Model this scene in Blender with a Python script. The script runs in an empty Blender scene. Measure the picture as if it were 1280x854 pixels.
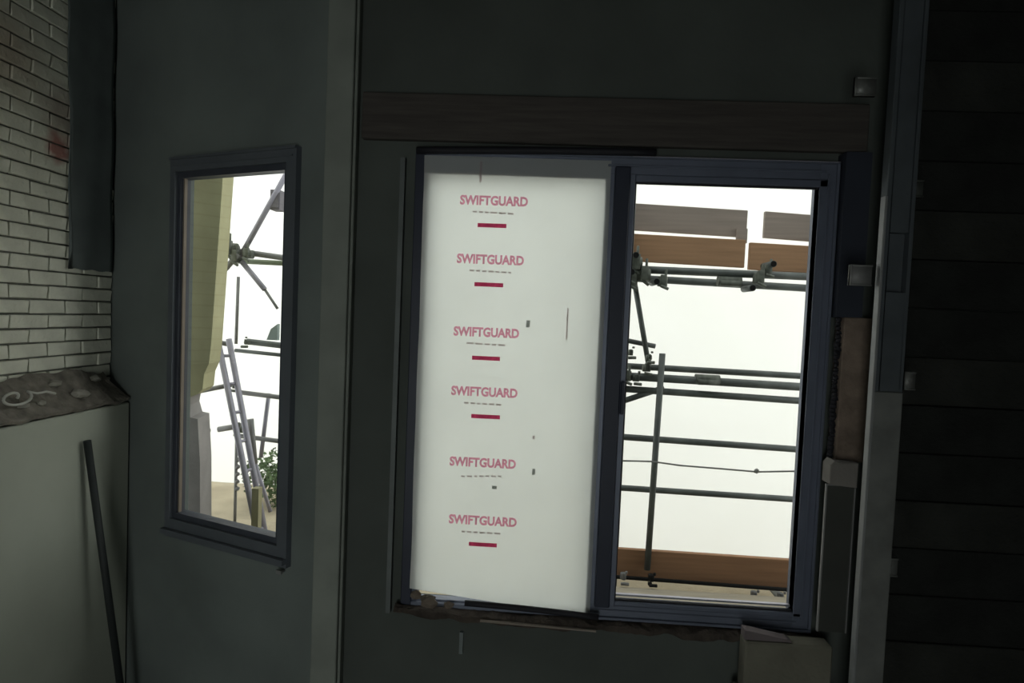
import bpy, bmesh, math, random
from mathutils import Vector, Matrix, noise

# ------------------------------------------------------------------ camera
S = bpy.context.scene
COL = S.collection
FPX = 760.0                                  # focal length in pixels of the 1280 px wide frame
YAW, PITCH, ROLL = -0.04734, -0.0435, 0.04173
CAM = Vector((0, -2.6, 1.5))
_f = Vector((math.sin(YAW)*math.cos(PITCH), math.cos(YAW)*math.cos(PITCH), math.sin(PITCH)))
_r = Vector((math.cos(YAW), -math.sin(YAW), 0))
_u = _r.cross(_f)
RT = _r*math.cos(ROLL) + _u*math.sin(ROLL)
UP = -_r*math.sin(ROLL) + _u*math.cos(ROLL)
cd = bpy.data.cameras.new('camera')
cam = bpy.data.objects.new('camera', cd)
COL.objects.link(cam)
m = Matrix.Identity(4)
for i in range(3):
    m[i][0], m[i][1], m[i][2], m[i][3] = RT[i], UP[i], -_f[i], CAM[i]
cam.matrix_world = m
cd.sensor_width = 36
cd.lens = FPX/1280*36
cd.clip_start = 0.05
S.camera = cam

# ------------------------------------------------------------------ sky, light, exposure
w = bpy.data.worlds.new('overcast_sky')
S.world = w
w.use_nodes = True
bg = w.node_tree.nodes['Background']
bg.inputs[0].default_value = (0.99, 1.0, 0.985, 1)
bg.inputs[1].default_value = 2.1
S.view_settings.view_transform = 'Standard'
S.view_settings.look = 'None'
S.view_settings.exposure = 0
S.view_settings.gamma = 1
S.view_settings.use_curve_mapping = False

def area(name, loc, target, sx, sy, power, col):
    l = bpy.data.lights.new(name, 'AREA')
    l.shape = 'RECTANGLE'; l.size = sx; l.size_y = sy; l.energy = power; l.color = col
    o = bpy.data.objects.new(name, l)
    COL.objects.link(o)
    o.location = loc
    o.rotation_euler = (Vector(target)-Vector(loc)).to_track_quat('-Z', 'Y').to_euler()
    return o
# area light added behind the camera to brighten the walls, in an added opening
area('added_fill_light', (-0.55, -4.56, 0.55), (-0.75, 0.0, 0.75), 1.0, 2.1, 29.0, (0.93, 1.0, 0.93))

# ------------------------------------------------------------------ coordinates
def at(px, py, Y):
    """world point on the plane y = Y that lies along the sight line of pixel (px, py)"""
    d = RT*((px-640)/FPX) + UP*((427-py)/FPX) + _f
    return CAM + d*((Y-CAM.y)/d.y)
ANG = 0.3748
CA, SA = math.cos(ANG), math.sin(ANG)
def L(u, v, z):
    """point on the angled wall of the bay: u along it to the left, v outwards"""
    return Vector((-0.75-u*CA+v*SA, u*SA+v*CA, z))
FLOOR = -0.62                                # room floor
GROUND = -0.3                                # earth outside
CEIL = 3.2

# ------------------------------------------------------------------ materials
MATS = {}
def mat(name, col, rough=0.8, metal=0.0, var=0.15, scale=6.0, bump=0.0, bscale=60.0, spec=0.3, stretch=None):
    if name in MATS: return MATS[name]
    M = bpy.data.materials.new(name); M.use_nodes = True
    nt = M.node_tree; N = nt.nodes; K = nt.links
    b = N['Principled BSDF']
    b.inputs['Roughness'].default_value = rough
    b.inputs['Metallic'].default_value = metal
    b.inputs['Specular IOR Level'].default_value = spec
    tc = N.new('ShaderNodeTexCoord'); mp = N.new('ShaderNodeMapping')
    K.new(tc.outputs['Object'], mp.inputs[0])
    if stretch: mp.inputs['Scale'].default_value = stretch
    n = N.new('ShaderNodeTexNoise'); n.inputs['Scale'].default_value = scale; n.inputs['Detail'].default_value = 6
    K.new(mp.outputs[0], n.inputs['Vector'])
    r = N.new('ShaderNodeValToRGB')
    r.color_ramp.elements[0].position = 0.3; r.color_ramp.elements[1].position = 0.7
    r.color_ramp.elements[0].color = (*[c*(1-var) for c in col], 1)
    r.color_ramp.elements[1].color = (*[min(1, c*(1+var)) for c in col], 1)
    K.new(n.outputs[0], r.inputs[0]); K.new(r.outputs[0], b.inputs['Base Color'])
    if bump:
        n2 = N.new('ShaderNodeTexNoise'); n2.inputs['Scale'].default_value = bscale; n2.inputs['Detail'].default_value = 5
        K.new(mp.outputs[0], n2.inputs['Vector'])
        bp = N.new('ShaderNodeBump'); bp.inputs['Strength'].default_value = bump; bp.inputs['Distance'].default_value = 0.01
        K.new(n2.outputs[0], bp.inputs['Height']); K.new(bp.outputs[0], b.inputs['Normal'])
    MATS[name] = M
    return M

def glass(name='pane_glass'):
    if name in MATS: return MATS[name]
    M = bpy.data.materials.new(name); M.use_nodes = True
    nt = M.node_tree; N = nt.nodes; K = nt.links
    N.remove(N['Principled BSDF'])
    t = N.new('ShaderNodeBsdfTransparent'); t.inputs[0].default_value = (0.95, 0.97, 0.96, 1)
    g = N.new('ShaderNodeBsdfGlossy'); g.inputs['Roughness'].default_value = 0.02
    lw = N.new('ShaderNodeLayerWeight'); lw.inputs[0].default_value = 0.5
    pw = N.new('ShaderNodeMath'); pw.operation = 'POWER'; pw.inputs[1].default_value = 5
    K.new(lw.outputs['Facing'], pw.inputs[0])
    f = N.new('ShaderNodeMath'); f.operation = 'MULTIPLY_ADD'; f.inputs[1].default_value = 0.9; f.inputs[2].default_value = 0.035
    K.new(pw.outputs[0], f.inputs[0])
    x = N.new('ShaderNodeMixShader')
    K.new(f.outputs[0], x.inputs[0]); K.new(t.outputs[0], x.inputs[1]); K.new(g.outputs[0], x.inputs[2])
    K.new(x.outputs[0], N['Material Output'].inputs[0])
    MATS[name] = M
    return M

def translucent(name, col, fac, tcol, scale=5, var=0.06, rough_bump=0.2):
    if name in MATS: return MATS[name]
    M = bpy.data.materials.new(name); M.use_nodes = True
    nt = M.node_tree; N = nt.nodes; K = nt.links
    N.remove(N['Principled BSDF'])
    d = N.new('ShaderNodeBsdfDiffuse'); d.inputs[0].default_value = (*col, 1)
    t = N.new('ShaderNodeBsdfTranslucent')
    n = N.new('ShaderNodeTexNoise'); n.inputs['Scale'].default_value = scale; n.inputs['Detail'].default_value = 5
    tc = N.new('ShaderNodeTexCoord'); K.new(tc.outputs['Object'], n.inputs['Vector'])
    r = N.new('ShaderNodeValToRGB')
    r.color_ramp.elements[0].position = 0.3; r.color_ramp.elements[1].position = 0.7
    r.color_ramp.elements[0].color = (*[c*(1-var) for c in tcol], 1)
    r.color_ramp.elements[1].color = (*tcol, 1)
    K.new(n.outputs[0], r.inputs[0]); K.new(r.outputs[0], t.inputs[0])
    x = N.new('ShaderNodeMixShader'); x.inputs[0].default_value = fac
    K.new(d.outputs[0], x.inputs[1]); K.new(t.outputs[0], x.inputs[2])
    K.new(x.outputs[0], N['Material Output'].inputs[0])
    MATS[name] = M
    return M

m_wall = mat('dark_membrane_wall', (0.060, 0.068, 0.062), 0.9, bump=0.4, bscale=12, var=0.2, scale=2)
m_bay = mat('dark_grey_board', (0.135, 0.155, 0.148), 0.9, bump=0.3, bscale=10, var=0.2, scale=1.6)
m_post = mat('grey_painted_post', (0.175, 0.19, 0.17), 0.8, var=0.12)
m_lintel = mat('lintel_timber', (0.050, 0.044, 0.040), 0.85, var=0.25, stretch=(0.6, 4, 9))
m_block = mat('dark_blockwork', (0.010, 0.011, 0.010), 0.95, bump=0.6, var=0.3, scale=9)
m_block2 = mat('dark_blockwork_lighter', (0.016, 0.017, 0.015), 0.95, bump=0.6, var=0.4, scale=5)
m_mortar = mat('mortar', (0.20, 0.205, 0.18), 0.95, bump=0.5, var=0.25, scale=14)
m_render = mat('pale_render', (0.36, 0.38, 0.32), 0.9, bump=0.15, bscale=25, var=0.08, scale=2.5)
m_rubble = mat('mortar_rubble', (0.18, 0.165, 0.14), 0.95, bump=0.8, var=0.35, scale=18)
m_sill = mat('brown_rubble_sill', (0.045, 0.036, 0.030), 0.95, bump=0.8, var=0.4, scale=20)
m_floor = mat('dusty_concrete_floor', (0.10, 0.10, 0.09), 0.9, bump=0.3, var=0.25, scale=3)
m_ceil = mat('dark_ceiling', (0.06, 0.065, 0.06), 0.9, var=0.15)
m_alu = mat('blue_grey_aluminium', (0.115, 0.13, 0.175), 0.42, metal=0.3, var=0.1, spec=0.5)
m_alul = mat('bright_aluminium_edge', (0.45, 0.43, 0.50), 0.35, metal=0.5, var=0.1, spec=0.5)
m_gasket = mat('black_rubber', (0.010, 0.010, 0.014), 0.7, var=0.1)
m_navy = mat('navy_stile', (0.018, 0.022, 0.038), 0.5, var=0.1)
m_frame2 = mat('grey_side_frame', (0.085, 0.095, 0.11), 0.5, var=0.1, spec=0.4)
m_steel = mat('galvanised_steel', (0.15, 0.155, 0.148), 0.5, metal=0.35, var=0.2, scale=10)
m_steell = mat('steel_bracket', (0.19, 0.19, 0.19), 0.6, metal=0.3, var=0.1)
m_tube = mat('scaffold_tube', (0.115, 0.125, 0.120), 0.55, metal=0.3, var=0.25, scale=8)
m_tubel = mat('scaffold_tube_light', (0.30, 0.29, 0.34), 0.5, metal=0.3, var=0.15, scale=8)
m_coup = mat('coupler_steel', (0.13, 0.14, 0.12), 0.6, metal=0.3, var=0.35, scale=30)
m_black = mat('shade_and_fitting_black', (0.006, 0.006, 0.006), 0.9, var=0.0)
m_boardg = mat('weathered_board', (0.27, 0.225, 0.195), 0.85, var=0.12, scale=5, stretch=(0.5, 3, 9))
m_boardb = mat('brown_board', (0.34, 0.20, 0.115), 0.85, var=0.14, scale=5, stretch=(0.5, 3, 9))
m_boardt = mat('toe_board_wood', (0.34, 0.19, 0.11), 0.85, var=0.14, scale=5, stretch=(0.5, 3, 9))
m_deck = mat('dusty_deck_board', (0.36, 0.32, 0.25), 0.9, var=0.15, scale=6, stretch=(0.5, 5, 5))
m_khaki = mat('khaki_render', (0.37, 0.355, 0.21), 0.9, bump=0.2, var=0.1, scale=5)
m_pierg = mat('grey_pier', (0.26, 0.245, 0.24), 0.9, bump=0.2, var=0.15, scale=6)
m_ground = mat('beige_ground', (0.36, 0.31, 0.22), 0.95, bump=0.4, var=0.2, scale=3)
m_green = mat('shrub_green', (0.10, 0.15, 0.07), 0.8, var=0.3, scale=12)
m_timber = mat('ladder_timber', (0.27, 0.25, 0.15), 0.8, var=0.2)
m_pole = mat('dark_pole', (0.022, 0.026, 0.026), 0.6, var=0.1)
m_dark_sheet = mat('dark_grey_sheet', (0.13, 0.15, 0.148), 0.7, var=0.15, spec=0.2)
m_brown = mat('brown_packer', (0.15, 0.115, 0.092), 0.9, var=0.35, scale=12, bump=0.4)
m_pale = mat('pale_concrete', (0.13, 0.125, 0.10), 0.95, bump=0.4, var=0.12, scale=8)
m_red = translucent('red_print', (0.55, 0.06, 0.13), 0.75, (1.0, 0.46, 0.62), scale=60, var=0.25)
m_redd = translucent('dark_red_print', (0.36, 0.03, 0.09), 0.75, (0.92, 0.28, 0.46), scale=60, var=0.25)
m_faint = translucent('faint_grey_print', (0.5, 0.45, 0.45), 0.66, (0.88, 0.82, 0.82), scale=90, var=0.1)
m_smudge = translucent('grey_smudge', (0.3, 0.31, 0.3), 0.66, (0.68, 0.70, 0.68), scale=30, var=0.1)
m_cable = mat('pale_cable', (0.42, 0.42, 0.38), 0.6, var=0.1)
m_film = translucent('milky_protective_film', (0.60, 0.61, 0.60), 0.66, (0.90, 0.93, 0.90), scale=3, var=0.07)
m_sheet = translucent('white_debris_sheeting', (0.9, 0.9, 0.88), 0.72, (0.97, 0.97, 0.95), scale=2, var=0.02)

# brick with its own patches of pale paint and one red sprayed mark
def brick_material():
    M = mat('painted_brick', (0.64, 0.645, 0.55), 0.9, bump=0.5, bscale=40, var=0.14, scale=8)
    nt = M.node_tree; N = nt.nodes; K = nt.links
    b = N['Principled BSDF']
    src = b.inputs['Base Color'].links[0].from_socket
    g = N.new('ShaderNodeNewGeometry')
    c1 = at(72, 172, -0.0)
    def blob(center, rad, soft):
        v = N.new('ShaderNodeVectorMath'); v.operation = 'DISTANCE'
        K.new(g.outputs['Position'], v.inputs[0]); v.inputs[1].default_value = center
        nz = N.new('ShaderNodeTexNoise'); nz.inputs['Scale'].default_value = 14
        K.new(g.outputs['Position'], nz.inputs['Vector'])
        ad = N.new('ShaderNodeMath'); ad.operation = 'MULTIPLY_ADD'; ad.inputs[1].default_value = 0.12; 
        K.new(nz.outputs[0], ad.inputs[0]); K.new(v.outputs['Value'], ad.inputs[2])
        mr = N.new('ShaderNodeMapRange'); mr.inputs[1].default_value = rad; mr.inputs[2].default_value = rad+soft
        mr.inputs[3].default_value = 1; mr.inputs[4].default_value = 0
        K.new(ad.outputs[0], mr.inputs[0]); return mr.outputs[0]
    def on_brick(px, py):                       # where the sight line meets the side wall x = BX
        d = RT*((px-640)/FPX) + UP*((427-py)/FPX) + _f
        return CAM + d*((-2.36-CAM.x)/d.x)
    last = src
    for (px, py, rad, soft, col, k) in ((70, 182, 0.10, 0.06, (0.36, 0.13, 0.115, 1), 0.85),
                                        (74, 140, 0.10, 0.12, (0.30, 0.22, 0.19, 1), 0.6),
                                        (0, 60, 0.12, 0.2, (0.34, 0.25, 0.18, 1), 0.6)):
        mx = N.new('ShaderNodeMix'); mx.data_type = 'RGBA'
        ml = N.new('ShaderNodeMath'); ml.operation = 'MULTIPLY'; ml.inputs[1].default_value = k
        K.new(blob(on_brick(px, py), rad, soft), ml.inputs[0])
        K.new(ml.outputs[0], mx.inputs[0]); K.new(last, mx.inputs[6]); mx.inputs[7].default_value = col
        last = mx.outputs[2]
    K.new(last, b.inputs['Base Color'])
    return M
m_brick = brick_material()

# ------------------------------------------------------------------ mesh helpers
WLOC = {}
class MB:
    def __init__(s): s.v = []; s.f = []; s.smooth = []
    def add(s, vs, fs, smooth=False):
        k = len(s.v); s.v += [Vector(v) for v in vs]; s.f += [tuple(i+k for i in f) for f in fs]
        s.smooth += [smooth]*len(fs); return s
    def hexa(s, c):        # c: 8 corners, bottom 4 then top 4
        return s.add(c, [(3,2,1,0), (4,5,6,7), (0,1,5,4), (1,2,6,5), (2,3,7,6), (3,0,4,7)])
    def box(s, x0, x1, y0, y1, z0, z1, fn=None):
        c = [(x0,y0,z0),(x1,y0,z0),(x1,y1,z0),(x0,y1,z0),(x0,y0,z1),(x1,y0,z1),(x1,y1,z1),(x0,y1,z1)]
        if fn: c = [fn(*p) for p in c]
        return s.hexa(c)
    def tube(s, a, b, r, n=10, r2=None, hollow=False):
        a = Vector(a); b = Vector(b); r2 = r if r2 is None else r2
        q = (b-a).to_track_quat('Z', 'Y'); vs = []
        for p, rr in ((a, r), (b, r2)):
            vs += [p + q @ Vector((rr*math.cos(t*2*math.pi/n), rr*math.sin(t*2*math.pi/n), 0)) for t in range(n)]
        s.add(vs, [(i, (i+1) % n, n+(i+1) % n, n+i) for i in range(n)], True)
        s.add(vs[:n], [tuple(range(n))[::-1]]); s.add(vs[n:], [tuple(range(n))])
        return s
    def chain(s, pts, r, n=8):
        pts = [Vector(p) for p in pts]; k = len(pts); rings = []
        for i, p in enumerate(pts):
            d = (pts[min(i+1, k-1)]-pts[max(i-1, 0)]).normalized(); q = d.to_track_quat('Z', 'Y')
            rings += [p + q @ Vector((r*math.cos(t*2*math.pi/n), r*math.sin(t*2*math.pi/n), 0)) for t in range(n)]
        fs = [(j*n+i, j*n+(i+1) % n, (j+1)*n+(i+1) % n, (j+1)*n+i) for j in range(k-1) for i in range(n)]
        s.add(rings, fs, True)
        s.add(rings[:n], [tuple(range(n))[::-1]]); s.add(rings[-n:], [tuple(range(n))])
        return s
    def prism(s, pts, back):   # polygon of points and an offset vector
        n = len(pts); pts = [Vector(p) for p in pts]; back = Vector(back)
        vs = pts + [p+back for p in pts]
        return s.add(vs, [tuple(range(n)), tuple(range(n, 2*n))[::-1]] + [(i, i+n, (i+1) % n+n, (i+1) % n) for i in range(n)])
    def rock(s, c, r, seed, sq=(1, 1, 1)):
        bm = bmesh.new(); bmesh.ops.create_icosphere(bm, subdivisions=2 if r > .03 else 1, radius=1)
        vs = []
        for v in bm.verts:
            k = 1 + 0.45*noise.noise(v.co*1.3 + Vector((seed*3.7, seed, 0)))
            vs.append(Vector(c)+Vector((v.co.x*sq[0], v.co.y*sq[1], v.co.z*sq[2]))*r*k)
        s.add(vs, [tuple(v.index for v in f.verts) for f in bm.faces]); bm.free(); return s
    def build(s, name, material, parent=None, bevel=0.0, origin=None):
        lo = Vector([min(v[i] for v in s.v) for i in range(3)]); hi = Vector([max(v[i] for v in s.v) for i in range(3)])
        c = Vector(((lo.x+hi.x)/2, (lo.y+hi.y)/2, lo.z)) if origin is None else Vector(origin)
        me = bpy.data.meshes.new(name)
        me.from_pydata([v-c for v in s.v], [], s.f); me.update()
        bm = bmesh.new(); bm.from_mesh(me)
        bmesh.ops.remove_doubles(bm, verts=bm.verts, dist=1e-5)
        bmesh.ops.recalc_face_normals(bm, faces=bm.faces)
        if bevel:
            bmesh.ops.bevel(bm, geom=bm.edges[:], offset=bevel, segments=1, affect='EDGES', clamp_overlap=True)
        bm.to_mesh(me); bm.free()
        if any(s.smooth):
            for p in me.polygons: p.use_smooth = len(p.vertices) == 4
        me.materials.append(material)
        o = bpy.data.objects.new(name, me); COL.objects.link(o)
        o.location = c - (WLOC[parent.name] if parent else Vector())
        if parent: o.parent = parent
        WLOC[o.name] = c
        return o

def tag(o, label=None, cat=None, group=None, kind=None):
    if label: o['label'] = label
    if cat: o['category'] = cat
    if group: o['group'] = group
    if kind: o['kind'] = kind
    return o
def thing(name, loc, label, cat, group=None):
    o = bpy.data.objects.new(name, None); COL.objects.link(o); o.location = loc
    o.empty_display_size = 0.05
    WLOC[o.name] = Vector(loc)
    return tag(o, label, cat, group)
def struct(mb, name, material, label=None, parent=None, bevel=0, origin=(0, 0, 0)):
    o = mb.build(name, material, parent, bevel, origin if parent is None else None)
    if parent is None: o['kind'] = 'structure'
    if label: o['label'] = label
    return o
R = random.Random(7)

# ================================================================== THE ROOM
WX0, WX1, WZ0, WZ1 = -0.567, 1.199, 0.203, 2.185          # outside of the large window frame
# front wall around the opening
b = MB()
b.box(-0.84, WX0-0.002, 0.02, 0.13, FLOOR, CEIL)
b.box(WX1+0.002, 3.0, 0.03, 0.13, FLOOR, CEIL)
b.box(WX0-0.002, WX1+0.002, 0.02, 0.13, WZ1+0.002, CEIL)
b.box(WX0-0.002, WX1+0.002, 0.02, 0.13, FLOOR, WZ0-0.002)
wall_front = struct(b, 'wall_front', m_wall, 'dark inner wall round the large window')
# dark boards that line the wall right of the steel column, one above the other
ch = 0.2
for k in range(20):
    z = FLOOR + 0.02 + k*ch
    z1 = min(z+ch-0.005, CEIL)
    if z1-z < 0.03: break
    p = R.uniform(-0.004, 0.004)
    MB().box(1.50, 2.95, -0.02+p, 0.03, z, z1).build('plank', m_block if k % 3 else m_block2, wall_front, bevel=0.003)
# timber lintel board over the window, sill course under it
struct(MB().box(-0.80, 1.30, -0.015, 0.02, 2.225, 2.42), 'lintel_board', m_lintel, 'warm brown timber band over the window', wall_front, bevel=0.004)
# angled wall of the bay with the narrow window
GU0, GU1, GZ0, GZ1 = 0.487, 1.181, 0.406, 2.122
FU0, FU1, FZ0, FZ1 = GU0-0.085, GU1+0.055, GZ0-0.125, GZ1+0.10
b = MB()
UE = 1.76
b.box(0.08, FU0-0.002, 0.0, 0.11, FLOOR, CEIL, L)
b.box(FU1+0.002, UE, 0.0, 0.11, FLOOR, CEIL, L)
b.box(FU0-0.002, FU1+0.002, 0.0, 0.11, FZ1+0.002, CEIL, L)
b.box(FU0-0.002, FU1+0.002, 0.0, 0.11, FLOOR, FZ0-0.002, L)
wall_bay = struct(b, 'wall_front_left', m_bay, 'dark grey angled wall with the narrow window')

# brick side wall on the left
BX = -2.36
b = MB().box(BX-0.16, BX-0.012, -4.6, 0.70, FLOOR, CEIL)
wall_left = struct(b, 'wall_left', m_mortar, 'pale painted brick wall at far left')
def fn_brick(y0, y1, z0, z1, p):
    return MB().box(BX-0.012, BX+p, y0, y1, z0, z1)
bh, bl, gap = 0.068, 0.215, 0.009
brick_meshes = []
rows = int((CEIL-0.80)/bh)
for j in range(rows):
    z = 0.80 + j*bh
    if z+bh > CEIL: break
    y = 0.62 - (bl/2 if j % 2 else 0) + R.uniform(-.008, .008)
    first = True
    yy = 0.625
    while yy > -0.5:
        y1 = yy; y0 = (y if first and j % 2 else yy-bl)
        if first and j % 2: y0 = 0.625-bl/2
        first = False
        ln = y1-y0
        kind = 0 if ln > 0.15 else 1
        key = (kind, R.randrange(3))
        if len(brick_meshes) == 0 or key not in dict(brick_meshes):
            # build this brick mesh once
            rr = random.Random(hash(key) % 100)
            mb = MB().box(-0.012, 0.008, -ln/2+gap/2, ln/2-gap/2, gap/2, bh-gap/2)
            for v in mb.v:
                if v.x > 0: v += Vector((rr.uniform(-.003, .003), rr.uniform(-.003, .003), rr.uniform(-.002, .002)))
            o = mb.build('brick', m_brick, wall_left, bevel=0.003, origin=(0, 0, 0))
            brick_meshes.append((key, o.data))
            o.location = (BX+R.uniform(-0.003, 0.003), (y0+y1)/2, z)
        else:
            o = bpy.data.objects.new('brick', dict(brick_meshes)[key]); COL.objects.link(o); o.parent = wall_left
            o.location = (BX+R.uniform(-0.003, 0.003), (y0+y1)/2, z)
        yy = y0
# low rendered plinth that stands proud of the brickwork
PX = -2.20
nb = MB().box(BX-0.01, PX, -4.5, 0.56, FLOOR, 0.945)
plinth = struct(nb, 'trim_1', m_render, 'pale smooth rendered plinth below the bricks', bevel=0.006)
# messy mortar bed on the plinth top: bumpy strip
gm = MB(); nx, ny = 5, 60
vs = []
for j in range(ny+1):
    for i in range(nx+1):
        y = -0.8 + 1.35*j/ny; t = i/nx
        x = BX+0.005 + (PX-BX-0.004)*t
        z = 0.952 + (1-t)**1.2*(0.16+0.05*noise.noise(Vector((x*9, y*5, 1)))) + 0.018*noise.noise(Vector((x*22, y*16, 3)))
        if t == 1: z = 0.952 + 0.012*noise.noise(Vector((y*12, 0, 5)))
        vs.append(Vector((x + 0.012*noise.noise(Vector((y*20, z, 8)))*(1 if 0 < i else 0), y, z)))
gm.add(vs, [(j*(nx+1)+i, j*(nx+1)+i+1, (j+1)*(nx+1)+i+1, (j+1)*(nx+1)+i) for j in range(ny) for i in range(nx)])
mo = gm.build('mortar_bed', m_rubble)
tag(mo, 'rough strip of dropped mortar along the top of the pale plinth', 'mortar', kind='stuff')
sol = mo.modifiers.new('s', 'SOLIDIFY'); sol.thickness = 0.02; sol.offset = -1
for k, (px, py, r) in enumerate(((68, 470, .030), (100, 524, .034), (30, 515, .022), (120, 478, .026), (52, 505, .018))):
    d = RT*((px-640)/FPX) + UP*((427-py)/FPX) + _f
    xx = PX-.035 if py > 500 else PX-.09
    p = CAM + d*((xx-CAM.x)/d.x)
    p.z = 0.99 + (0.0 if py > 500 else 0.06) + r*.75 + .012
    o = MB().rock(p, r, k+2, (1, 1.3, .7)).build('mortar_lump', mat('mortar_lump', (.27, .26, .225), .95, bump=.5))
    tag(o, ['pale lump of mortar nearest under the lowest bricks', 'pinkish mortar lump at the right end of the plinth top above the dark pole',
            'small mortar lump on the plinth edge right of the cable loop', 'mortar lump in the dark corner under the bricks',
            'smallest mortar crumb in the middle of the plinth top'][k], 'mortar lump', 'mortar lumps on the plinth')
# loop of pale cable
c0 = CAM + (RT*((10-640)/FPX)+UP*((427-500)/FPX)+_f)*((PX-.03)/(RT*((10-640)/FPX)+UP*((427-500)/FPX)+_f).x)
pts = []
for k in range(26):
    t = k/25*math.pi*2.3
    pts.append(c0 + Vector((0.01*math.sin(t*1.3), 0.045*math.cos(t)+0.012*k/25*6, 0.028*math.sin(t)+0.0)))
pts += [pts[-1]+Vector((0, .05, -.015)), pts[-1]+Vector((0, .10, -.012)), pts[-1]+Vector((0, .15, -.028))]
tag(MB().chain(pts, 0.006, 6).build('cable_loop', m_cable), 'pale loop of cable lying on the plinth top at far left', 'cable')

# other walls, floor, ceiling
struct(MB().box(3.0, 3.12, -4.6, 0.13, FLOOR, CEIL), 'wall_right', m_wall)
b = MB()
b.box(BX-0.16, -1.1, -4.72, -4.6, FLOOR, CEIL); b.box(0.0, 3.12, -4.72, -4.6, FLOOR, CEIL); b.box(-1.1, 0.0, -4.72, -4.6, 1.65, CEIL)
struct(b, 'wall_back', m_wall)
b = MB(); b.prism([(BX-0.16, -4.72, FLOOR), (3.12, -4.72, FLOOR), (3.12, 0.13, FLOOR), (-0.8, 0.13, FLOOR), (-2.56, 0.80, FLOOR), (BX-0.16, .80, FLOOR)], (0, 0, -0.12))
struct(b, 'floor', m_floor)
b = MB(); b.prism([(BX-0.16, -4.72, CEIL), (3.12, -4.72, CEIL), (3.12, 0.13, CEIL), (-0.8, 0.13, CEIL), (-2.56, 0.80, CEIL), (BX-0.16, .80, CEIL)], (0, 0, 0.12))
struct(b, 'ceiling', m_ceil)

# post between the two windows
p0 = at(399, 420, -0.05).x; p1 = at(432, 420, -0.05).x
b = MB().box(p0, p1, -0.05, 0.055, FLOOR, CEIL)
b.box(p1, p1+0.012, -0.03, 0.02, FLOOR, CEIL)
struct(b, 'trim_2', m_post, 'grey vertical post between the two windows', bevel=0.004)
# recess edge between post and the window, and a faint horizontal rail
xa = at(494, 470, -0.01).x
struct(MB().box(xa-0.008, xa+0.012, -0.012, 0.02, 0.17, 2.15), 'trim_3', mat('dull_steel_edge', (0.10, 0.11, 0.11), .6, metal=.3), 'thin grey steel edge left of the large window')
# dark grey sheet toned like the bay wall, hung in front of the bricks
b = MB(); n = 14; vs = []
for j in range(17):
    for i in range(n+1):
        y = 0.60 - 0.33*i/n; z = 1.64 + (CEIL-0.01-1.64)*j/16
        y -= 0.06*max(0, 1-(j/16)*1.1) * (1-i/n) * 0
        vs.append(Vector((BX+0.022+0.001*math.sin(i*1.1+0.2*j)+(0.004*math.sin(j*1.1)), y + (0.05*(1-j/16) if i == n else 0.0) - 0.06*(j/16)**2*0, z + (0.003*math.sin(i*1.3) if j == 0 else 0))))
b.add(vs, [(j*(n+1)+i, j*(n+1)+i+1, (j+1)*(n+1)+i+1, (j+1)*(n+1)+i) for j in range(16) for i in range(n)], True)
o = b.build('dark_sheet', m_dark_sheet)
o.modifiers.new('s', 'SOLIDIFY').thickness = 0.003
tag(o, 'dark grey sheet hanging from above over the right end of the pale bricks', 'plastic sheet')

# leaning dark pole
pt = Vector((-1.985, 0.19, 0.90)); pb = Vector((-1.875, 0.28, FLOOR+.004))
d = RT*((109-640)/FPX)+UP*((427-551)/FPX)+_f; pt = CAM+d*((PX+.025-CAM.x)/d.x)
d = RT*((150-640)/FPX)+UP*((427-854)/FPX)+_f; q = CAM+d*((PX+.13-CAM.x)/d.x)
pb = pt+(q-pt)*((FLOOR+.004-pt.z)/(q.z-pt.z))
b = MB().tube(pt, pb, 0.017, 12)
o = b.build('leaning_pole', m_pole); tag(o, 'thin dark pole leaning against the pale plinth at lower left', 'pole')

# ================================================================== LARGE WINDOW
W = thing('window_1', (0.3, 0, WZ0), 'large blue grey sliding window, left half covered in printed film', 'window')
W['kind'] = 'structure'
del W['category']
def X(px, py=470, Y=0.0): return at(px, py, Y).x
xm0 = X(745)
b = MB()   # outer frame: head, sill, jambs
b.box(WX0, WX0+0.045, 0.0, 0.075, WZ0, WZ1)
left_jamb = b.build('jamb', m_navy, W, bevel=0.003); left_jamb['label'] = 'near black left jamb'
b = MB().box(WX1-0.075, WX1, 0.0, 0.075, WZ0, WZ1).box(WX1-0.012, WX1+0.0, -0.012, 0.0, WZ0, WZ1).box(WX1-0.045, WX1-0.035, -0.006, 0, WZ0+.05, WZ1-.05)
b.build('jamb', m_alu, W, bevel=0.002)
b = MB().box(WX0+0.045, WX1-0.075, 0.0, 0.075, WZ1-0.075, WZ1).box(WX0+.3, WX1, -0.012, 0.0, WZ1-0.010, WZ1).box(0.25, WX1-0.05, -0.006, 0, WZ1-0.045, WZ1-0.035)
b.build('head', m_alu, W, bevel=0.002)
b = MB().box(WX0+0.045, xm0, 0.0, 0.075, WZ0, WZ0+0.02).box(xm0, WX1-0.075, 0.0, 0.075, WZ0, WZ0+0.06).box(0.28, WX1, -0.014, 0.0, WZ0+0.0, WZ0+0.012).box(0.28, WX1-0.06, -0.006, 0.0, WZ0+0.035, WZ0+0.043)
b.build('sill', m_alu, W, bevel=0.002)
MB().box(0.35, WX1-0.001, -0.0088, -0.012, WZ1-0.004, WZ1-0.001).build('edge_strip', m_alul, W)
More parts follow.
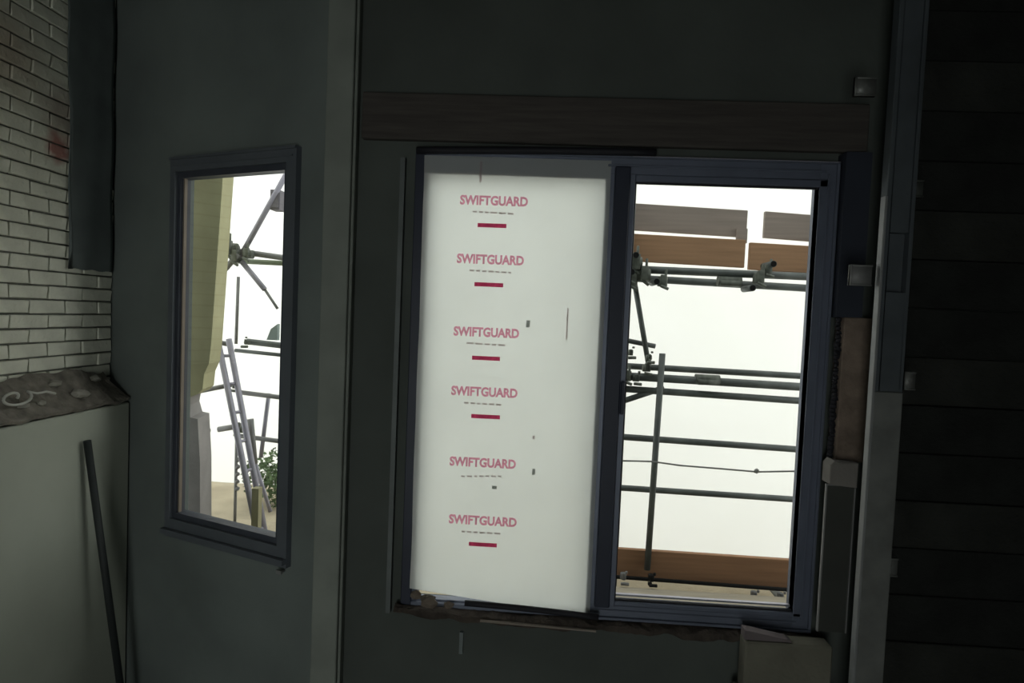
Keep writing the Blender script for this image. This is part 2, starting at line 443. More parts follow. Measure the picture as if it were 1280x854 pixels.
# fixed left light: stiles, pane
xm1 = X(777); xs1 = X(790)       # dark interlock then the pale stile
b = MB().box(WX0+0.045, WX0+0.07, 0.02, 0.06, WZ0+0.02, WZ1-0.075).box(xm0+.0, xm0+.04, 0.0, 0.06, WZ0+0.0601, WZ1-0.075)
b.box(WX0+0.07, xm0, 0.0, 0.06, WZ1-0.100, WZ1-0.075).box(WX0+0.07, xm0, 0.02, 0.06, WZ0+0.02, WZ0+0.028)
fx = b.build('fixed_light', m_alu, W)
MB().box(WX0+0.07, xm0, 0.036, 0.042, WZ0+0.028, WZ1-0.10).build('pane', glass(), fx)
# interlock
i0 = at(757, 470, -0.03).x; i1 = at(776, 470, -0.03).x
b = MB().box(i0, i1, -0.03, 0.02, WZ0+0.06, WZ1-0.05)
b.build('interlock_stile', m_navy, W, bevel=0.004)['label'] = 'black navy upright between film and clear glass'
# sliding sash on the right
SX0, SX1, SZ0, SZ1 = i1+0.001, WX1-0.075, WZ0+0.06, WZ1-0.075
gx0 = X(781, 470, .02); gx1 = X(1018, 470, .02)
gz1 = at(905, 231.5, .02).z; gz0 = at(880, 757, .02).z
sash = MB().box(SX0, gx0, -0.012, 0.05, SZ0, SZ1).box(gx1, SX1, 0.0, 0.05, SZ0, SZ1).box(gx0, gx1, 0.0, 0.05, gz1, SZ1).box(gx0, gx1, 0.0, 0.05, SZ0, gz0)
sash = sash.build('sliding_sash', m_alu, W, bevel=0.003)
MB().box(gx0, gx1, 0.026, 0.032, gz0, gz1).build('pane', glass(), sash)
g = MB()
t = 0.007
g.box(gx0, gx0+t, 0.012, 0.026, gz0, gz1).box(gx1-t, gx1, 0.012, 0.026, gz0, gz1).box(gx0+t, gx1-t, 0.012, 0.026, gz1-t, gz1).box(gx0+t, gx1-t, 0.012, 0.026, gz0, gz0+t)
g.build('gasket', m_gasket, sash)
MB().box(gx0+.01, gx1-.01, 0.034, 0.05, gz0+.012, gz0+.02).build('glazing_bead', m_alul, sash)
hb = MB().box(SX0+.003, SX0+.018, -0.035, -0.013, 1.10, 1.24); hb.build('pull_handle', m_navy, sash, bevel=.003)

# protective film taped over the left light: slightly wavy sheet
fx0 = at(517, 470, -.02).x; fx1 = at(752, 470, -.02).x
fz1 = at(640, 196, -.02).z
b = MB(); nx, nz = 30, 60; vs = []
for j in range(nz+1):
    for i in range(nx+1):
        u = i/nx; v = j/nz
        x = fx0+0.012 + (fx1-fx0-0.012)*u
        z0 = 0.262 + 0.022*(1-u)**1.5 - 0.050*u          # lower hem: higher at the left
        z = z0 + (fz1-z0)*v
        y = -0.0045 - 0.0015*noise.noise(Vector((x*4, z*3, 0))) - 0.0015*noise.noise(Vector((x*1.5, z*9, 4)))
        x += 0.006*noise.noise(Vector((0, z*3, 9)))*(1 if i in (0,) else 0)
        vs.append(Vector((x, y, z)))
b.add(vs, [(j*(nx+1)+i, j*(nx+1)+i+1, (j+1)*(nx+1)+i+1, (j+1)*(nx+1)+i) for j in range(nz) for i in range(nx)], True)
film = b.build('protective_film', m_film)
tag(film, 'milky white protective film with red lettering taped over the left half of the large window', 'plastic film')
# red print on the film
def lettering(body, px0, px1, py_c, hpx, material, name='printed_lettering', parent=film):
    cu = bpy.data.curves.new('t', 'FONT'); cu.body = body; cu.size = 1; cu.extrude = 0.0; cu.offset = 0.042; cu.resolution_u = 3
    to = bpy.data.objects.new('t', cu); COL.objects.link(to)
    bpy.context.view_layer.update()
    me = bpy.data.meshes.new_from_object(to.evaluated_get(bpy.context.evaluated_depsgraph_get()))
    bpy.data.objects.remove(to); bpy.data.curves.remove(cu)
    xs = [v.co.x for v in me.vertices]; ys = [v.co.y for v in me.vertices]
    a = at(px0, py_c, -0.0088); c = at(px1, py_c, -0.0088)
    hh = hpx/290
    cx, cz = (a.x+c.x)/2, (a.z+c.z)/2
    sx = (c.x-a.x)/(max(xs)-min(xs)); sy = hh/(max(ys)-min(ys))
    for v in me.vertices:
        v.co = Vector(((v.co.x-(max(xs)+min(xs))/2)*sx, 0, (v.co.y-(max(ys)+min(ys))/2)*sy))
    me.materials.clear(); me.materials.append(material); me.name = name
    o = bpy.data.objects.new(name, me); COL.objects.link(o); o.parent = parent
    o.location = Vector((cx, -0.0088, cz)) - WLOC[parent.name]
    WLOC[o.name] = Vector((cx, -0.0088, cz))
    return o
WORD = 'SWIFTGUARD'
rows_ = [(575, 660, 251, (597, 633, 282)), (571, 655, 324.5, (593, 629, 356)), (567, 649, 415.5, (590, 625, 448)),
         (564, 647, 490, (589, 625, 521)), (562, 645, 578.5, None), (561, 646, 651, (586, 621, 681))]
def strip(px0, px1, py, hp, material, name, Y=-0.0088):
    a = at(px0, py, Y); c = at(px1, py, Y); z = (a.z+c.z)/2; h = hp/290/2
    return MB().box(a.x, c.x, Y-0.0004, Y, z-h, z+h).build(name, material, film)
for k, (a, c, y, bar) in enumerate(rows_):
    lettering(WORD, a, c, y, 12, m_red)
    if bar:
        strip(bar[0], bar[1], bar[2], 5, m_redd, 'print_bar')
        xx = a+16
        while xx < c-18:                      # tiny print too small to read: broken dashes
            ww = R.uniform(4, 9); strip(xx, min(xx+ww, c-16), y+14.5+0.06*(xx-a-30), 2.2, m_faint, 'small_print'); xx += ww+2.5
    else:
        strip(615, 621, 609.5, 4, m_smudge, 'print_bar')
        xx = a+14
        while xx < c-18:
            ww = R.uniform(4, 9); strip(xx, xx+ww, y+17, 2, m_faint, 'small_print'); xx += ww+2.5
for px, py, w_, h_ in ((660, 405, 5, 9), (667, 590, 4, 8), (667, 547, 3, 5), (709, 405, 2, 40), (601, 215, 3, 26)):
    a = at(px, py, -0.0088)
    ss = MB().prism([(a.x-w_/600, -.0090, a.z-h_/640), (a.x, -.0090, a.z-h_/580), (a.x+w_/600, -.0090, a.z-h_/700), (a.x+w_/620, -.0090, a.z+h_/620), (a.x-w_/700, -.0090, a.z+h_/580)], (0, .0004, 0))
    ss.build('smudge', m_smudge if w_ > 3 else m_faint, film)
# black strips: loose gasket at the top and at the foot
a = at(521, 188, -.025); c = at(820, 191, -.025)
b = MB().chain([a + (c-a)*t + Vector((0, 0, 0.004*math.sin(t*3))) for t in [i/10 for i in range(11)]], 0.016, 8)
tag(b.build('gasket_strip', m_gasket), 'long black rubber strip along the top of the large window', 'rubber strip', 'black rubber strips on the window')
a = at(581, 754, -.05); c = at(748, 772, -.05)
b = MB().chain([a + (c-a)*t + Vector((0, 0, 0.004*math.sin(t*3.1))) for t in [i/10 for i in range(11)]], 0.013, 8)
tag(b.build('gasket_strip', m_gasket), 'short black rubber strip lying slanted at the foot of the milky film', 'rubber strip', 'black rubber strips on the window')

# rubble sill under the large window
b = MB(); nx, ny = 90, 6; vs = []
for j in range(ny+1):
    for i in range(nx+1):
        x = WX0-0.02 + 1.84*i/nx; t = j/ny
        y = 0.010 - 0.055*t
        z = WZ0-0.014 - 0.012*t**2 + 0.012*noise.noise(Vector((x*9, y*14, 0)))*(0.4+t) + 0.010*noise.noise(Vector((x*30, y*30, 2)))
        if i < 26: z += 0.022*(1-i/26)
        if j == ny: z -= 0.012 + 0.012*noise.noise(Vector((x*6, 0, 6)))
        vs.append(Vector((x, y, min(z, WZ0-0.003 if y > -0.012 else 9))))
b.add(vs, [(j*(nx+1)+i, j*(nx+1)+i+1, (j+1)*(nx+1)+i+1, (j+1)*(nx+1)+i) for j in range(ny) for i in range(nx)])
o = b.build('mortar_sill', m_sill); o.modifiers.new('s', 'SOLIDIFY').thickness = 0.008
tag(o, 'rough brown mortar bed under the large window', 'mortar', kind='stuff')
for k, (px, py, r) in enumerate(((535, 752, .034), (520, 744, .026), (560, 757, .022))):
    p = at(px, py, -.045)
    o = MB().rock(p, r, 11+k, (1.2, .8, .8)).build('rubble_piece', mat('brown_rubble', (.13, .105, .085), .95, bump=.6))
    tag(o, ['largest brown rubble piece at the lower left corner of the window', 'brown rubble piece touching the left jamb foot', 'small rubble piece left of the slanted rubber strip'][k], 'rubble', 'rubble at the window corner')
# pale edge of a board under the sill
a = at(600, 776, -.07); c = at(745, 789, -.07)
o = MB().hexa([a+Vector((0, 0, -.006)), c+Vector((0, 0, -.006)), c+Vector((0, .012, -.006)), a+Vector((0, .012, -.006)), a, c, c+Vector((0, .012, 0)), a+Vector((0, .012, 0))]).build('batten', mat('pale_batten', (.20, .17, .145), .9))
tag(o, 'thin pale batten edge running along below the window sill', 'batten')
p = at(577, 790, 0.012); q = at(577, 817, 0.012)
o = MB().box(p.x-.008, p.x+.008, .006, .02, q.z, p.z).build('wall_tie', mat('tie_grey', (.13, .15, .15), .6)); tag(o, 'small upright grey tie on the dark wall below the film', 'wall tie')

# ================================================================== NARROW WINDOW IN THE BAY WALL
W2 = thing('window_2', L((FU0+FU1)/2, 0, FZ0), 'narrow grey framed window in the angled wall', 'window')
W2['kind'] = 'structure'; del W2['category']
MB().box(FU0, FU1, -0.03, 0.06, GZ1+0.03, FZ1, L).box(FU0, FU1, -0.04, -.03, FZ1-.012, FZ1, L).box(FU0+.02, FU1-.02, -0.036, -.03, FZ1-.045, FZ1-.038, L).build('head', m_frame2, W2)
MB().box(FU0, FU1, -0.03, 0.06, FZ0, GZ0-0.03, L).box(FU0-.0, FU1, -0.055, -.03, FZ0+.02, FZ0+.045, L).build('sill', m_frame2, W2)
MB().box(FU0, GU0-0.025, -0.03, 0.06, GZ0-0.03, GZ1+0.03, L).build('jamb', m_frame2, W2)
MB().box(GU1+0.02, FU1, -0.03, 0.06, GZ0-0.03, GZ1+0.03, L).build('jamb', m_frame2, W2)
s2 = MB().box(GU0-0.025, GU0, -0.012, 0.045, GZ0-0.03, GZ1+0.03, L).box(GU1, GU1+.02, -0.012, 0.045, GZ0-0.03, GZ1+0.03, L)
s2.box(GU0, GU1, -0.012, 0.045, GZ1, GZ1+0.03, L).box(GU0, GU1, -0.012, 0.045, GZ0-0.03, GZ0, L)
s2 = s2.build('casement', mat('dark_casement', (.045, .05, .065), .5), W2)
MB().box(GU0, GU1, 0.016, 0.022, GZ0, GZ1, L).build('pane', glass(), s2)
MB().box(GU1-.014, GU1-.006, -0.0, 0.016, GZ0, GZ1, L).build('glazing_bead', mat('tan_bead', (.20, .165, .13), .6), s2)
MB().box(FU0+.02, FU0+.05, -.04, -.03, FZ0-.03, FZ0-.012, L).box(FU0+.03, FU0+.04, -.034, -.0, FZ0-.03, FZ0-.02, L).build('fixing_cleat', m_steell, W2)

# ================================================================== STEEL COLUMN AND THINGS BESIDE IT
CY = -0.25
cx0 = at(1093, 480, CY).x; cx1 = at(1129, 480, CY).x
COLM = thing('steel_column', ((cx0+cx1)/2, CY+.03, FLOOR), 'tall grey steel column right of the large window with clips', 'column')
zj = at(1110, 490, CY).z; zt = at(1110, 290, CY).z; zs = at(1110, 365, CY).z
b = MB()
b.box(cx0, cx1, CY-.006, CY+0.045, FLOOR, zj)
b.build('lower_section', m_steel, COLM, bevel=.003)
b = MB()   # upper section is an open channel, dark inside
b.box(cx0, cx0+.018, CY, CY+.045, zj, CEIL).box(cx1-.014, cx1, CY, CY+.045, zj, CEIL)
b.box(cx0+.018, cx1-.014, CY, CY+.045, zj, zs).box(cx0+.018, cx1-.014, CY+.03, CY+.045, zs, zt).box(cx0+.018, cx1-.014, CY+.008, CY+.045, zt, CEIL)
b.build('upper_section', mat('darker_steel', (.072, .082, .092), .5, metal=.3, var=.2), COLM, bevel=.002)['label'] = 'darker upper part with open channel'
MB().box(cx0-.010, cx0, CY-.008, CY+.025, FLOOR, at(1100, 245, CY).z).build('edge_flange', mat('flange_steel', (.21, .215, .22), .5, metal=.3), COLM, bevel=.002)['label'] = 'bright thin flange'
def clip(px0, px1, py0, py1, Y, nm='clip', material=m_steell, label=None):
    a = at(px0, py1, Y); c = at(px1, py0, Y)
    x0, x1, z0, z1 = a.x, c.x, a.z, c.z; t = .006
    b = MB().box(x0, x1, Y-.009, Y+.004, z0, z1).box(x0, x0+t, Y-.014, Y, z0, z1).box(x0+t, x1, Y-.014, Y, z1-t, z1).box(x0+t, x1, Y-.014, Y, z0, z0+t)
    b.tube(((x0+x1)/2, Y-.013, (z0+z1)/2), ((x0+x1)/2, Y-.005, (z0+z1)/2), .007, 8)
    o = b.build(nm, material, COLM)
    if label: o['label'] = label
clip(1060, 1089, 332, 357, CY+.03)
clip(1066, 1094, 98, 121, CY+.03, material=m_steel)
clip(1128, 1143, 465, 487, CY+.03, material=m_steel)
clip(1104, 1121, 697, 719, CY+.03, material=m_steel)
clip(1131, 1153, 226, 247, CY+.03, material=mat('dull_clip', (.06, .065, .06), .6))
# stone coloured packer wedged between window and column
a = at(1037, 606, -.13); c = at(1074, 577, -.13)
o = MB().prism([(a.x, -.13, a.z), (c.x, -.13, a.z-.01), (c.x, -.13, c.z-.008), (a.x+.035, -.13, c.z-.01), (a.x+.015, -.13, c.z), (a.x, -.13, c.z-.02)], (0, .07, 0)).build('packer_block', mat('pale_packer', (.15, .14, .13), .9, bump=.3), bevel=.003)
tag(o, 'pale packer block wedged between the window and the steel column', 'packer')
# brown board with ragged foam between window and column
a = at(1044, 577, -.05); c = at(1092, 398, -.05)
o = MB().box(a.x, c.x, -.05, .028, a.z, c.z).build('packing_board', m_brown, bevel=.004)
tag(o, 'brown packing board standing between the window and the column', 'board')
a = at(1046, 398, -.05); c = at(1092, 190, -.05)
o = MB().box(a.x, c.x, -.045, .028, a.z+.004, c.z).build('packing_board', mat('navy_board', (.02, .024, .036), .7)); tag(o, 'dark navy board standing above the brown packing board', 'board')
# ragged foam bead
b = MB(); pz = at(1045, 600, -.06).z; pz1 = at(1045, 400, -.06).z
pts = [];
for k in range(40):
    z = pz + (pz1-pz)*k/39; b.rock((at(1043, 500, -.06).x+0.006*noise.noise(Vector((z*20, 0, 0))), -.055, z), .013+.006*noise.noise(Vector((z*13, 4, 0))), k)
tag(b.build('foam_bead', m_gasket), 'ragged black foam bead along the right jamb of the large window', 'foam', kind='stuff')
# dark framed panel at the foot
P0, P1 = at(1025, 790, -.12), at(1066, 607, -.12)
PN = thing('framed_panel', ((P0.x+P1.x)/2, -.12, P0.z), 'tall dark panel with thin pale metal rim below the packer block', 'panel')
x0, x1, z0, z1 = at(1027, 700, -.12).x, at(1064, 700, -.12).x, P0.z, P1.z
MB().box(x0+.006, x1-.006, -.115, -.10, z0, z1-.006).build('infill', mat('panel_dark', (.035, .037, .033), .8), PN)
MB().box(x0, x0+.005, -.12, -.108, z0, z1).box(x0+.005, x1, -.12, -.108, z1-.005, z1).box(x1-.005, x1, -.12, -.108, z0, z1-.005).build('rim', m_steell, PN)
# concrete blocks at the foot
zb0 = at(985, 806, -.14).z; xa = at(931, 830, -.14).x; xb = at(1041, 830, -.14).x
o = MB().box(xa, xb, -.14, -.06, zb0-.215, zb0).build('concrete_block', m_pale, bevel=.008)
tag(o, 'pale concrete block with worn edges under the right end of the window', 'block', 'blocks under the window')
bb = MB().box(xa-.02, xb+.03, -.16, -.05, FLOOR, zb0-.217).build('concrete_block', m_pale, bevel=.008)
tag(bb, 'lower concrete block that carries the pale block, standing on the floor', 'block', 'blocks under the window')
a = at(934, 803, -.16); c = at(990, 789, -.16)
o = MB().prism([(a.x, -.13, zb0+.002), (c.x+.02, -.13, zb0+.002), (c.x, -.13, zb0+.014), (a.x, -.13, zb0+.042)], (0, .05, 0)).build('slate_packer', mat('mauve_packer', (.12, .10, .105), .9), bevel=.002)
tag(o, 'mauve grey wedge lying on top of the pale concrete block', 'wedge')

# ================================================================== OUTSIDE
g = MB(); nx, ny = 40, 16; vs = []
for j in range(ny+1):
    for i in range(nx+1):
        x = -9+18*i/nx; y = 0.14+8*j/ny
        if x < -0.84: y = max(y, 0.14 + (-0.84-x)*0.5)
        vs.append(Vector((x, y, GROUND-.02+0.03*noise.noise(Vector((x, y*1.5, 0))))))
g.add(vs, [(j*(nx+1)+i, j*(nx+1)+i+1, (j+1)*(nx+1)+i+1, (j+1)*(nx+1)+i) for j in range(ny) for i in range(nx)])
o = g.build('ground', m_ground, origin=(0, 0, 0)); tag(o, kind='structure')

def sheeting(name, x0, x1, Y, z0, z1, label, seed):
    b = MB(); nx, nz = 60, 50; vs = []
    for j in range(nz+1):
        for i in range(nx+1):
            x = x0+(x1-x0)*i/nx; z = z0+(z1-z0)*j/nz
            y = Y + 0.03*noise.noise(Vector((x*1.3+seed, z*1.1, 0))) + 0.008*noise.noise(Vector((x*4+z*3+seed, z*2, 3)))
            vs.append(Vector((x, y, z)))
    b.add(vs, [(j*(nx+1)+i, j*(nx+1)+i+1, (j+1)*(nx+1)+i+1, (j+1)*(nx+1)+i) for j in range(nz) for i in range(nx)], True)
    o = b.build(name, m_sheet); tag(o, label, 'sheeting'); return o
sheeting('debris_sheeting', 0.1, 4.2, 1.75, GROUND, 6.5, 'bright white debris sheeting behind the scaffold at the large window', 0)
sheeting('debris_sheeting', -5.2, 0.05, 3.3, GROUND, 6.5, 'bright white sheeting far behind the scaffold seen through the narrow window', 5)

TR = 0.0242
def tubepx(a, b_, Y1, Y2=None, r=TR, ext=(0, 0)):
    Y2 = Y1 if Y2 is None else Y2
    p, q = at(*a, Y1), at(*b_, Y2); d = q-p
    return p-d*ext[0], q+d*ext[1], r
def coupler(px, py, Y, parent, axis='x', s=1.0, name='coupler'):
    c = at(px, py, Y); b = MB(); r = .036*s
    if axis == 'x': b.tube(c-Vector((.035*s, 0, 0)), c+Vector((.035*s, 0, 0)), r, 10)
    else: b.tube(c-Vector((0, 0, .035*s)), c+Vector((0, 0, .035*s)), r, 10)
    b.box(c.x-.02*s, c.x+.02*s, c.y-.055*s, c.y-.02*s, c.z-.03*s, c.z+.045*s)
    b.tube(c+Vector((.012, -.04, .03)), c+Vector((.012, -.04, .085*s)), .009, 6)
    b.tube(c+Vector((-.02, -.05, -.03)), c+Vector((.03, -.05, -.055*s)), .011, 6)
    return b.build(name, m_coup, parent, bevel=.002)

# ---- scaffold seen through the large window
SY = 1.35
SC = thing('scaffold', (1.4, SY, GROUND), 'tube scaffold outside the large window', 'scaffold')
def part(nm, a, b_, Y1, Y2=None, r=TR, ext=(0, 0), material=None, parent=SC):
    p, q, r = tubepx(a, b_, Y1, Y2, r, ext)
    return MB().tube(p, q, r, 12).build(nm, material or m_tube, parent)
part('ledger', (812, 337.5), (1022, 346.5), SY, ext=(.22, .5), material=m_tube)
part('ledger', (812, 349), (1020, 361), SY+.12, ext=(.22, .5))
part('guard_rail', (780, 457.5), (1015, 471), SY+.14, ext=(.3, .5), r=.021)
part('guard_rail', (777, 470), (1013, 484.5), SY, ext=(.3, .5), r=.026)
part('guard_rail', (777, 486), (1011, 502), SY, ext=(.3, .5), r=.022)
part('guard_rail', (774, 546), (1005, 562.5), SY, ext=(.3, .5), r=.021)
part('guard_rail', (770, 609.5), (1002, 625), SY, ext=(.3, .5), r=.020)
part('standard', (828, 442), (809, 712), SY-.075, r=.020)
# long standards down to the ground, half hidden by the frame
q = at(792, 228, SY+.1)
MB().tube((q.x, SY+.075, GROUND), (q.x, SY+.075, 3.4), .018, 12).build('standard', m_tube, SC)
q = at(1060, 400, SY+.06)
MB().tube((q.x, SY+.06, GROUND), (q.x, SY+.06, 3.4), TR, 12).build('standard', m_tube, SC)
part('brace', (793, 352), (811, 458), SY+.02, r=.017)
part('brace', (774, 503), (829, 485), SY-.04, SY+.03, r=.019)
part('stub_tube', (775, 424), (819, 433), SY+.06, r=.016)
part('stub_tube', (778, 440), (790, 441), SY+.06, r=.018)
for px, py in ((795, 319), (790, 340), (821, 352), (967, 330), (941, 360)):       # transoms pointing at the window
    c = at(px, py, SY-.10)
    e = MB().tube(c, (c.x, SY+.07, c.z), .021, 12).build('transom', m_tube, SC)
    MB().tube(c-Vector((0, .002, 0)), c-Vector((0, -.002, 0)), .018, 12).build('bore_shade', m_black, e)  # flat black disc painted as the dark inside of the tube
for px, py, ax, s in ((793, 330, 'x', 1.3), (804, 344, 'x', 1.2), (828, 352, 'z', .9), (790, 352, 'z', 1.0), (948, 348, 'z', 1.0), (958, 338, 'x', .8), (787, 345, 'z', .9), (808, 460, 'x', .7), (783, 470, 'z', .9), (795, 473, 'x', .6), (811, 447, 'x', .5), (788, 441, 'z', .5)):
    coupler(px, py, SY-.02, SC, ax, s)
def sleeve(px0, px1, py, Y, h=.034):
    a = at(px0, py, Y); c = at(px1, py+(px1-px0)*.055, Y)
    MB().tube(a, c, h, 12).box(a.x+.01, c.x-.01, Y-.045, Y, min(a.z, c.z)-.03, min(a.z, c.z)+.005).build('sleeve_coupler', m_coup, SC)
sleeve(897, 926, 351, SY); sleeve(869, 899, 474, SY)
# low ledger blackened as the shadow line of the toe board, and its fittings
part('ledger', (780, 722), (993, 738), SY-.10, ext=(.3, .5), r=.012, material=m_black)
for px, py in ((779, 720), (814, 722), (942, 743), (975, 745)):
    o = coupler(px, py, SY-.13, SC, 'z', .55, 'toe_board_clip'); o.data.materials[0] = m_steell if px != 814 else m_black
q = at(812, 735, SY-.14)
MB().box(q.x-.012, q.x+.012, SY-.15, SY-.13, -.165, at(812, 728, SY-.14).z).build('toe_board_clip', m_black, SC)

# boards: top-level
def board(px0, px1, pyT0, pyT1, pyB0, Y, material, label, name='scaffold_board', th=.035, grp='upright boards of the scaffold', ext=(0, 0)):
    a = at(px0, pyT0, Y); c = at(px1, pyT1, Y); e = at(px0, pyB0, Y); h = a.z-e.z
    d = c-a; a = a-d*ext[0]; c = c+d*ext[1]
    b = MB().hexa([Vector((a.x, Y, a.z-h)), Vector((c.x, Y, c.z-h)), Vector((c.x, Y+th, c.z-h)), Vector((a.x, Y+th, a.z-h)),
                   Vector((a.x, Y, a.z)), Vector((c.x, Y, c.z)), Vector((c.x, Y+th, c.z)), Vector((a.x, Y+th, a.z))])
    o = b.build(name, material, bevel=.003); tag(o, label, 'board', grp)
    return o
board(800, 935, 254.5, 263, 288, SY+.15, m_boardg, 'grey brown board at upper left of the clear glass, upper of the two', ext=(.15, 0))
board(800, 932.5, 292.5, 300, 327, SY+.10, m_boardb, 'brown board at upper left of the clear glass, lower of the two', ext=(.15, 0))
board(957, 1027, 264, 269.5, 297, SY+.15, m_boardg, 'grey brown board at upper right of the clear glass, upper of the two', ext=(0, .8))
board(938, 1022, 303, 308, 337, SY+.10, m_boardb, 'brown board at upper right of the clear glass, lower of the two', ext=(0, .8))
# filler put in for the shadow where the two left boards meet
a = at(920, 300, SY+.14); c = at(934, 290, SY+.14)
tag(MB().box(a.x, c.x, SY+.132, SY+.149, a.z-.02, c.z+.02).build('slit_filler', m_boardg), 'small wooden cleat put in for the shadow that joins the two left boards at their right ends', 'filler')
toe = board(770, 996, 686, 701, 721, SY-.05, m_boardt, 'long orange brown toe board at the foot of the clear glass', 'toe_board', ext=(.3, .5), grp=None)
# decking boards
zd = -.17
yy = .19
for k, lb in enumerate(('dusty deck board nearest the window', 'second dusty deck board from the window', 'third dusty deck board from the window', 'dusty deck board against the toe board')):
    o = MB().box(.15, 3.2, yy+.004, yy+.24, zd-.038, zd+R.uniform(-.003, .003)).build('deck_board', m_deck, bevel=.003)
    tag(o, lb, 'board', 'deck boards outside the large window'); yy += .247
for k in range(3):
    x = .4+1.2*k
    MB().tube((x, .2, zd-.063), (x, SY+.2, zd-.063), TR, 10).build('transom', m_tube, SC)
    MB().tube((x, .35, GROUND-.03), (x, .35, zd-.06), TR, 10).build('standard', m_tube, SC)
    MB().tube((x, SY-.09, GROUND-.03), (x, SY-.09, zd-.06), TR, 10).build('standard', m_tube, SC)
# thin slack rope
pts = [at(px, py, SY-.102) for px, py in ((740, 574), (772, 576), (815, 577), (850, 582), (900, 586), (947, 590), (1005, 589), (1060, 590))]
tag(MB().chain(pts, .0055, 6).rock(at(946, 589, SY-.102), .018, 3).build('rope', mat('grey_rope', (.20, .20, .19), .9)), 'thin grey rope with a knot strung across the scaffold', 'rope')

# ---- scaffold seen through the narrow window
NY = 1.7
SN = thing('scaffold', (-1.7, NY, GROUND), 'tube scaffold outside the narrow window', 'scaffold')
def pn(nm, a, b_, Y1=NY, Y2=None, r=.021, ext=(0, 0), material=None): return part(nm, a, b_, Y1, Y2, r, ext, material or m_tubel2, SN)
m_tubel2 = mat('narrow_scaffold_tube', (.20, .20, .195), .55, metal=.3, var=.2)
pn('brace', (360, 214), (300, 322), NY-.05, r=.019, material=m_tubel)
pn('ledger', (262, 309), (352, 322), ext=(.4, .6))
pn('ledger', (288, 326), (352, 329), NY+.1, ext=(0, .6), r=.019, material=mat('greenish_tube', (.16, .19, .12), .6))
pn('brace', (302, 327), (331, 362), NY-.05, r=.019, material=m_tubel)
pn('brace', (331, 362), (347, 386), NY-.05, r=.010)
pn('brace', (298, 318), (281, 337), NY-.08, r=.02)
pn('standard', (298, 346), (295, 430), NY+.2, r=.012)
pn('ledger', (258, 426), (284, 430), r=.018, ext=(.5, 0))
pn('ledger', (309, 427), (352, 432), r=.022, ext=(0, .6), material=m_tube)
pn('ledger', (294, 438), (352, 444), NY+.08, r=.014, ext=(0, .6), material=m_tube)
pn('ledger', (240, 491), (290, 481), r=.017, ext=(.3, 0))
pn('ledger', (296, 490), (352, 497), r=.017, ext=(0, .6))
pn('ledger', (240, 541), (262, 538), r=.017, ext=(.5, 0))
pn('ledger', (273, 537), (303, 532), r=.020)
pn('ledger', (300, 545), (352, 552), r=.017, ext=(0, .6))
pn('standard', (336, 492), (326, 572), NY+.05, r=.015, material=m_tubel)
pn('brace', (318, 576), (338, 640), NY+.05, r=.014, material=m_tubel)
pn('standard', (313, 524), (318, 580), NY-.1, r=.022)
q = at(296, 540, NY); q2 = at(298, 636, NY)
b = MB().tube((q.x, NY, GROUND+.0), (q.x, NY, q.z), .011, 10)
for k in range(5): b.rock((q.x+.012, NY, at(297, 575+9*k, NY).z), .019, k)
b.box(q.x-.06, q.x+.06, NY-.06, NY+.06, GROUND-.02, GROUND+.0)
b.build('base_jack', m_tubel2, SN)
MB().tube((at(420, 400, NY).x, NY, GROUND-.03), (at(420, 400, NY).x, NY, 3.5), TR, 10).build('standard', m_tube, SN)
for px, py, ax, s in ((289, 312, 'x', 1.3), (297, 322, 'z', 1.1), (311, 318, 'x', .9), (283, 333, 'z', .6), (295, 482, 'z', .6), (300, 537, 'x', .7), (309, 428, 'x', .5)):
    coupler(px, py, NY-.04, SN, ax, s)
a = at(337, 262, NY-.05); c = at(350, 237, NY-.05)
MB().box(a.x, c.x, NY-.05, NY+.05, a.z, c.z).box(a.x+.006, c.x-.006, NY-.056, NY-.05, a.z+.012, c.z-.012).build('junction_box', mat('grey_box', (.16, .15, .17), .7), SN, bevel=.004)
a = at(333, 425, NY+.1); c = at(347, 405, NY+.1)
MB().prism([(a.x, NY+.1, a.z), (c.x, NY+.1, a.z), (c.x, NY+.1, c.z), (a.x+.03, NY+.1, c.z-.04)], (0, .04, 0)).build('gusset_plate', mat('teal_plate', (.22, .27, .26), .7), SN)

# ladder
a0, a1 = at(272, 424, NY-.25), at(318, 650, NY-.45)
b0, b1 = at(286, 424, NY-.2), at(328, 650, NY-.38)
def to_ground(p, q): return p+(q-p)*((GROUND+.0-p.z)/(q.z-p.z))
a1 = to_ground(a0, a1); b1 = to_ground(b0, b1)
LD = thing('ladder', (a1+b1)/2, 'pale ladder leaning among the scaffold tubes outside the narrow window', 'ladder')
MB().tube(a0, a1, .020, 8).build('stile', m_tubel, LD); MB().tube(b0, b1, .020, 8).build('stile', m_tubel, LD)
for k in range(8):
    t = (k+.6)/8.3
    MB().tube(a0+(a1-a0)*t, b0+(b1-b0)*t, .011, 8).build('rung', m_tubel, LD)
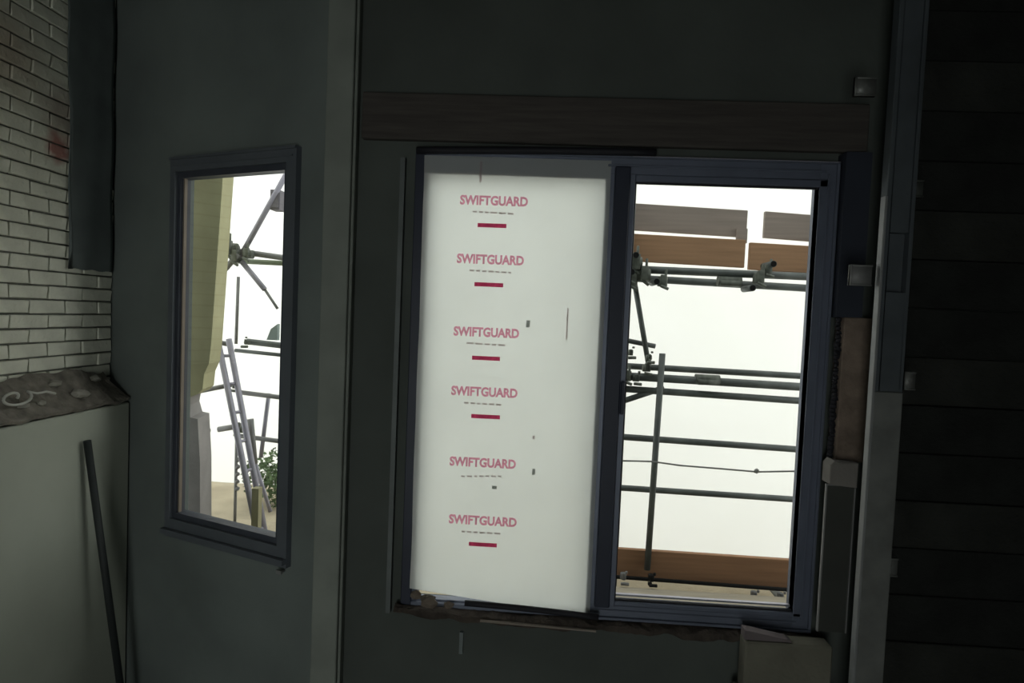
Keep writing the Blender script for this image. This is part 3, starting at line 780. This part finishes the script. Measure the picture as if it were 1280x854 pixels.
# timber prop at the foot
a = at(321, 610, NY-.55)
tag(MB().box(a.x-.022, a.x+.022, NY-.57, NY-.52, GROUND-.01, a.z).build('timber_prop', m_timber), 'short greenish timber prop at the foot of the ladder', 'prop')

# half-broken masonry pier right behind the narrow window
PY = 1.0
o = MB().prism([at(150, 150, PY), at(283, 150, PY), at(279, 215, PY), at(271, 330, PY), at(264, 430, PY), at(261, 455, PY), at(255, 468, PY), at(253, 487, PY), at(247, 493, PY), at(236, 497, PY), at(150, 500, PY)], (-.05, .22, 0)).build('render_pier', m_khaki)
tag(o, 'khaki rendered upper wall end outside the narrow window', 'wall end')
lo = [at(150, 500, PY), at(236, 497, PY), at(234, 508, PY), at(238, 522, PY), at(247, 524, PY), at(250, 580, PY), at(251, 700, PY)]
z_ = GROUND-.01
lo = lo[:-1] + [Vector((lo[-1].x, PY, z_)), Vector((at(150, 700, PY).x, PY, z_))]
o = MB().prism(lo, (-.05, .22, 0)).build('masonry_pier', m_pierg)
tag(o, 'grey lower pier with a notch under the khaki wall end', 'pier')

# shrub by the far sheeting
sh = thing('shrub', at(338, 650, 2.7), 'low green shrub behind the ladder foot', 'shrub')
c = at(335, 632, 2.7)
b = MB(); rr = random.Random(3)
for k in range(900):
    v = Vector((rr.gauss(0, .5), rr.gauss(0, .5), rr.gauss(0, .5)))
    if v.length > 1: v.normalize()
    p = Vector((c.x+.06+v.x*.30, 2.75+v.y*.25, GROUND+.24+v.z*.26)); q = Matrix.Rotation(rr.uniform(0, 6.28), 3, Vector((rr.random(), rr.random(), rr.random())).normalized())
    s_ = .028
    b.add([p+q@Vector((-s_, 0, 0)), p+q@Vector((0, -s_*.5, 0)), p+q@Vector((s_, 0, 0)), p+q@Vector((0, s_*.5, .006))], [(0, 1, 2, 3)])
tag(b.build('foliage', m_green, sh), kind='stuff')
MB().tube((c.x+.06, 2.75, GROUND-.03), (c.x+.06, 2.75, GROUND+.2), .012, 6).build('stem', m_timber, sh)
# heap of earth
o = MB().rock((at(318, 650, 2.1).x-.05, 2.1, GROUND-.03), .30, 4, (1.3, .7, .28)).build('earth_heap', m_ground)
tag(o, 'low heap of beige earth on the ground outside the narrow window', 'earth')
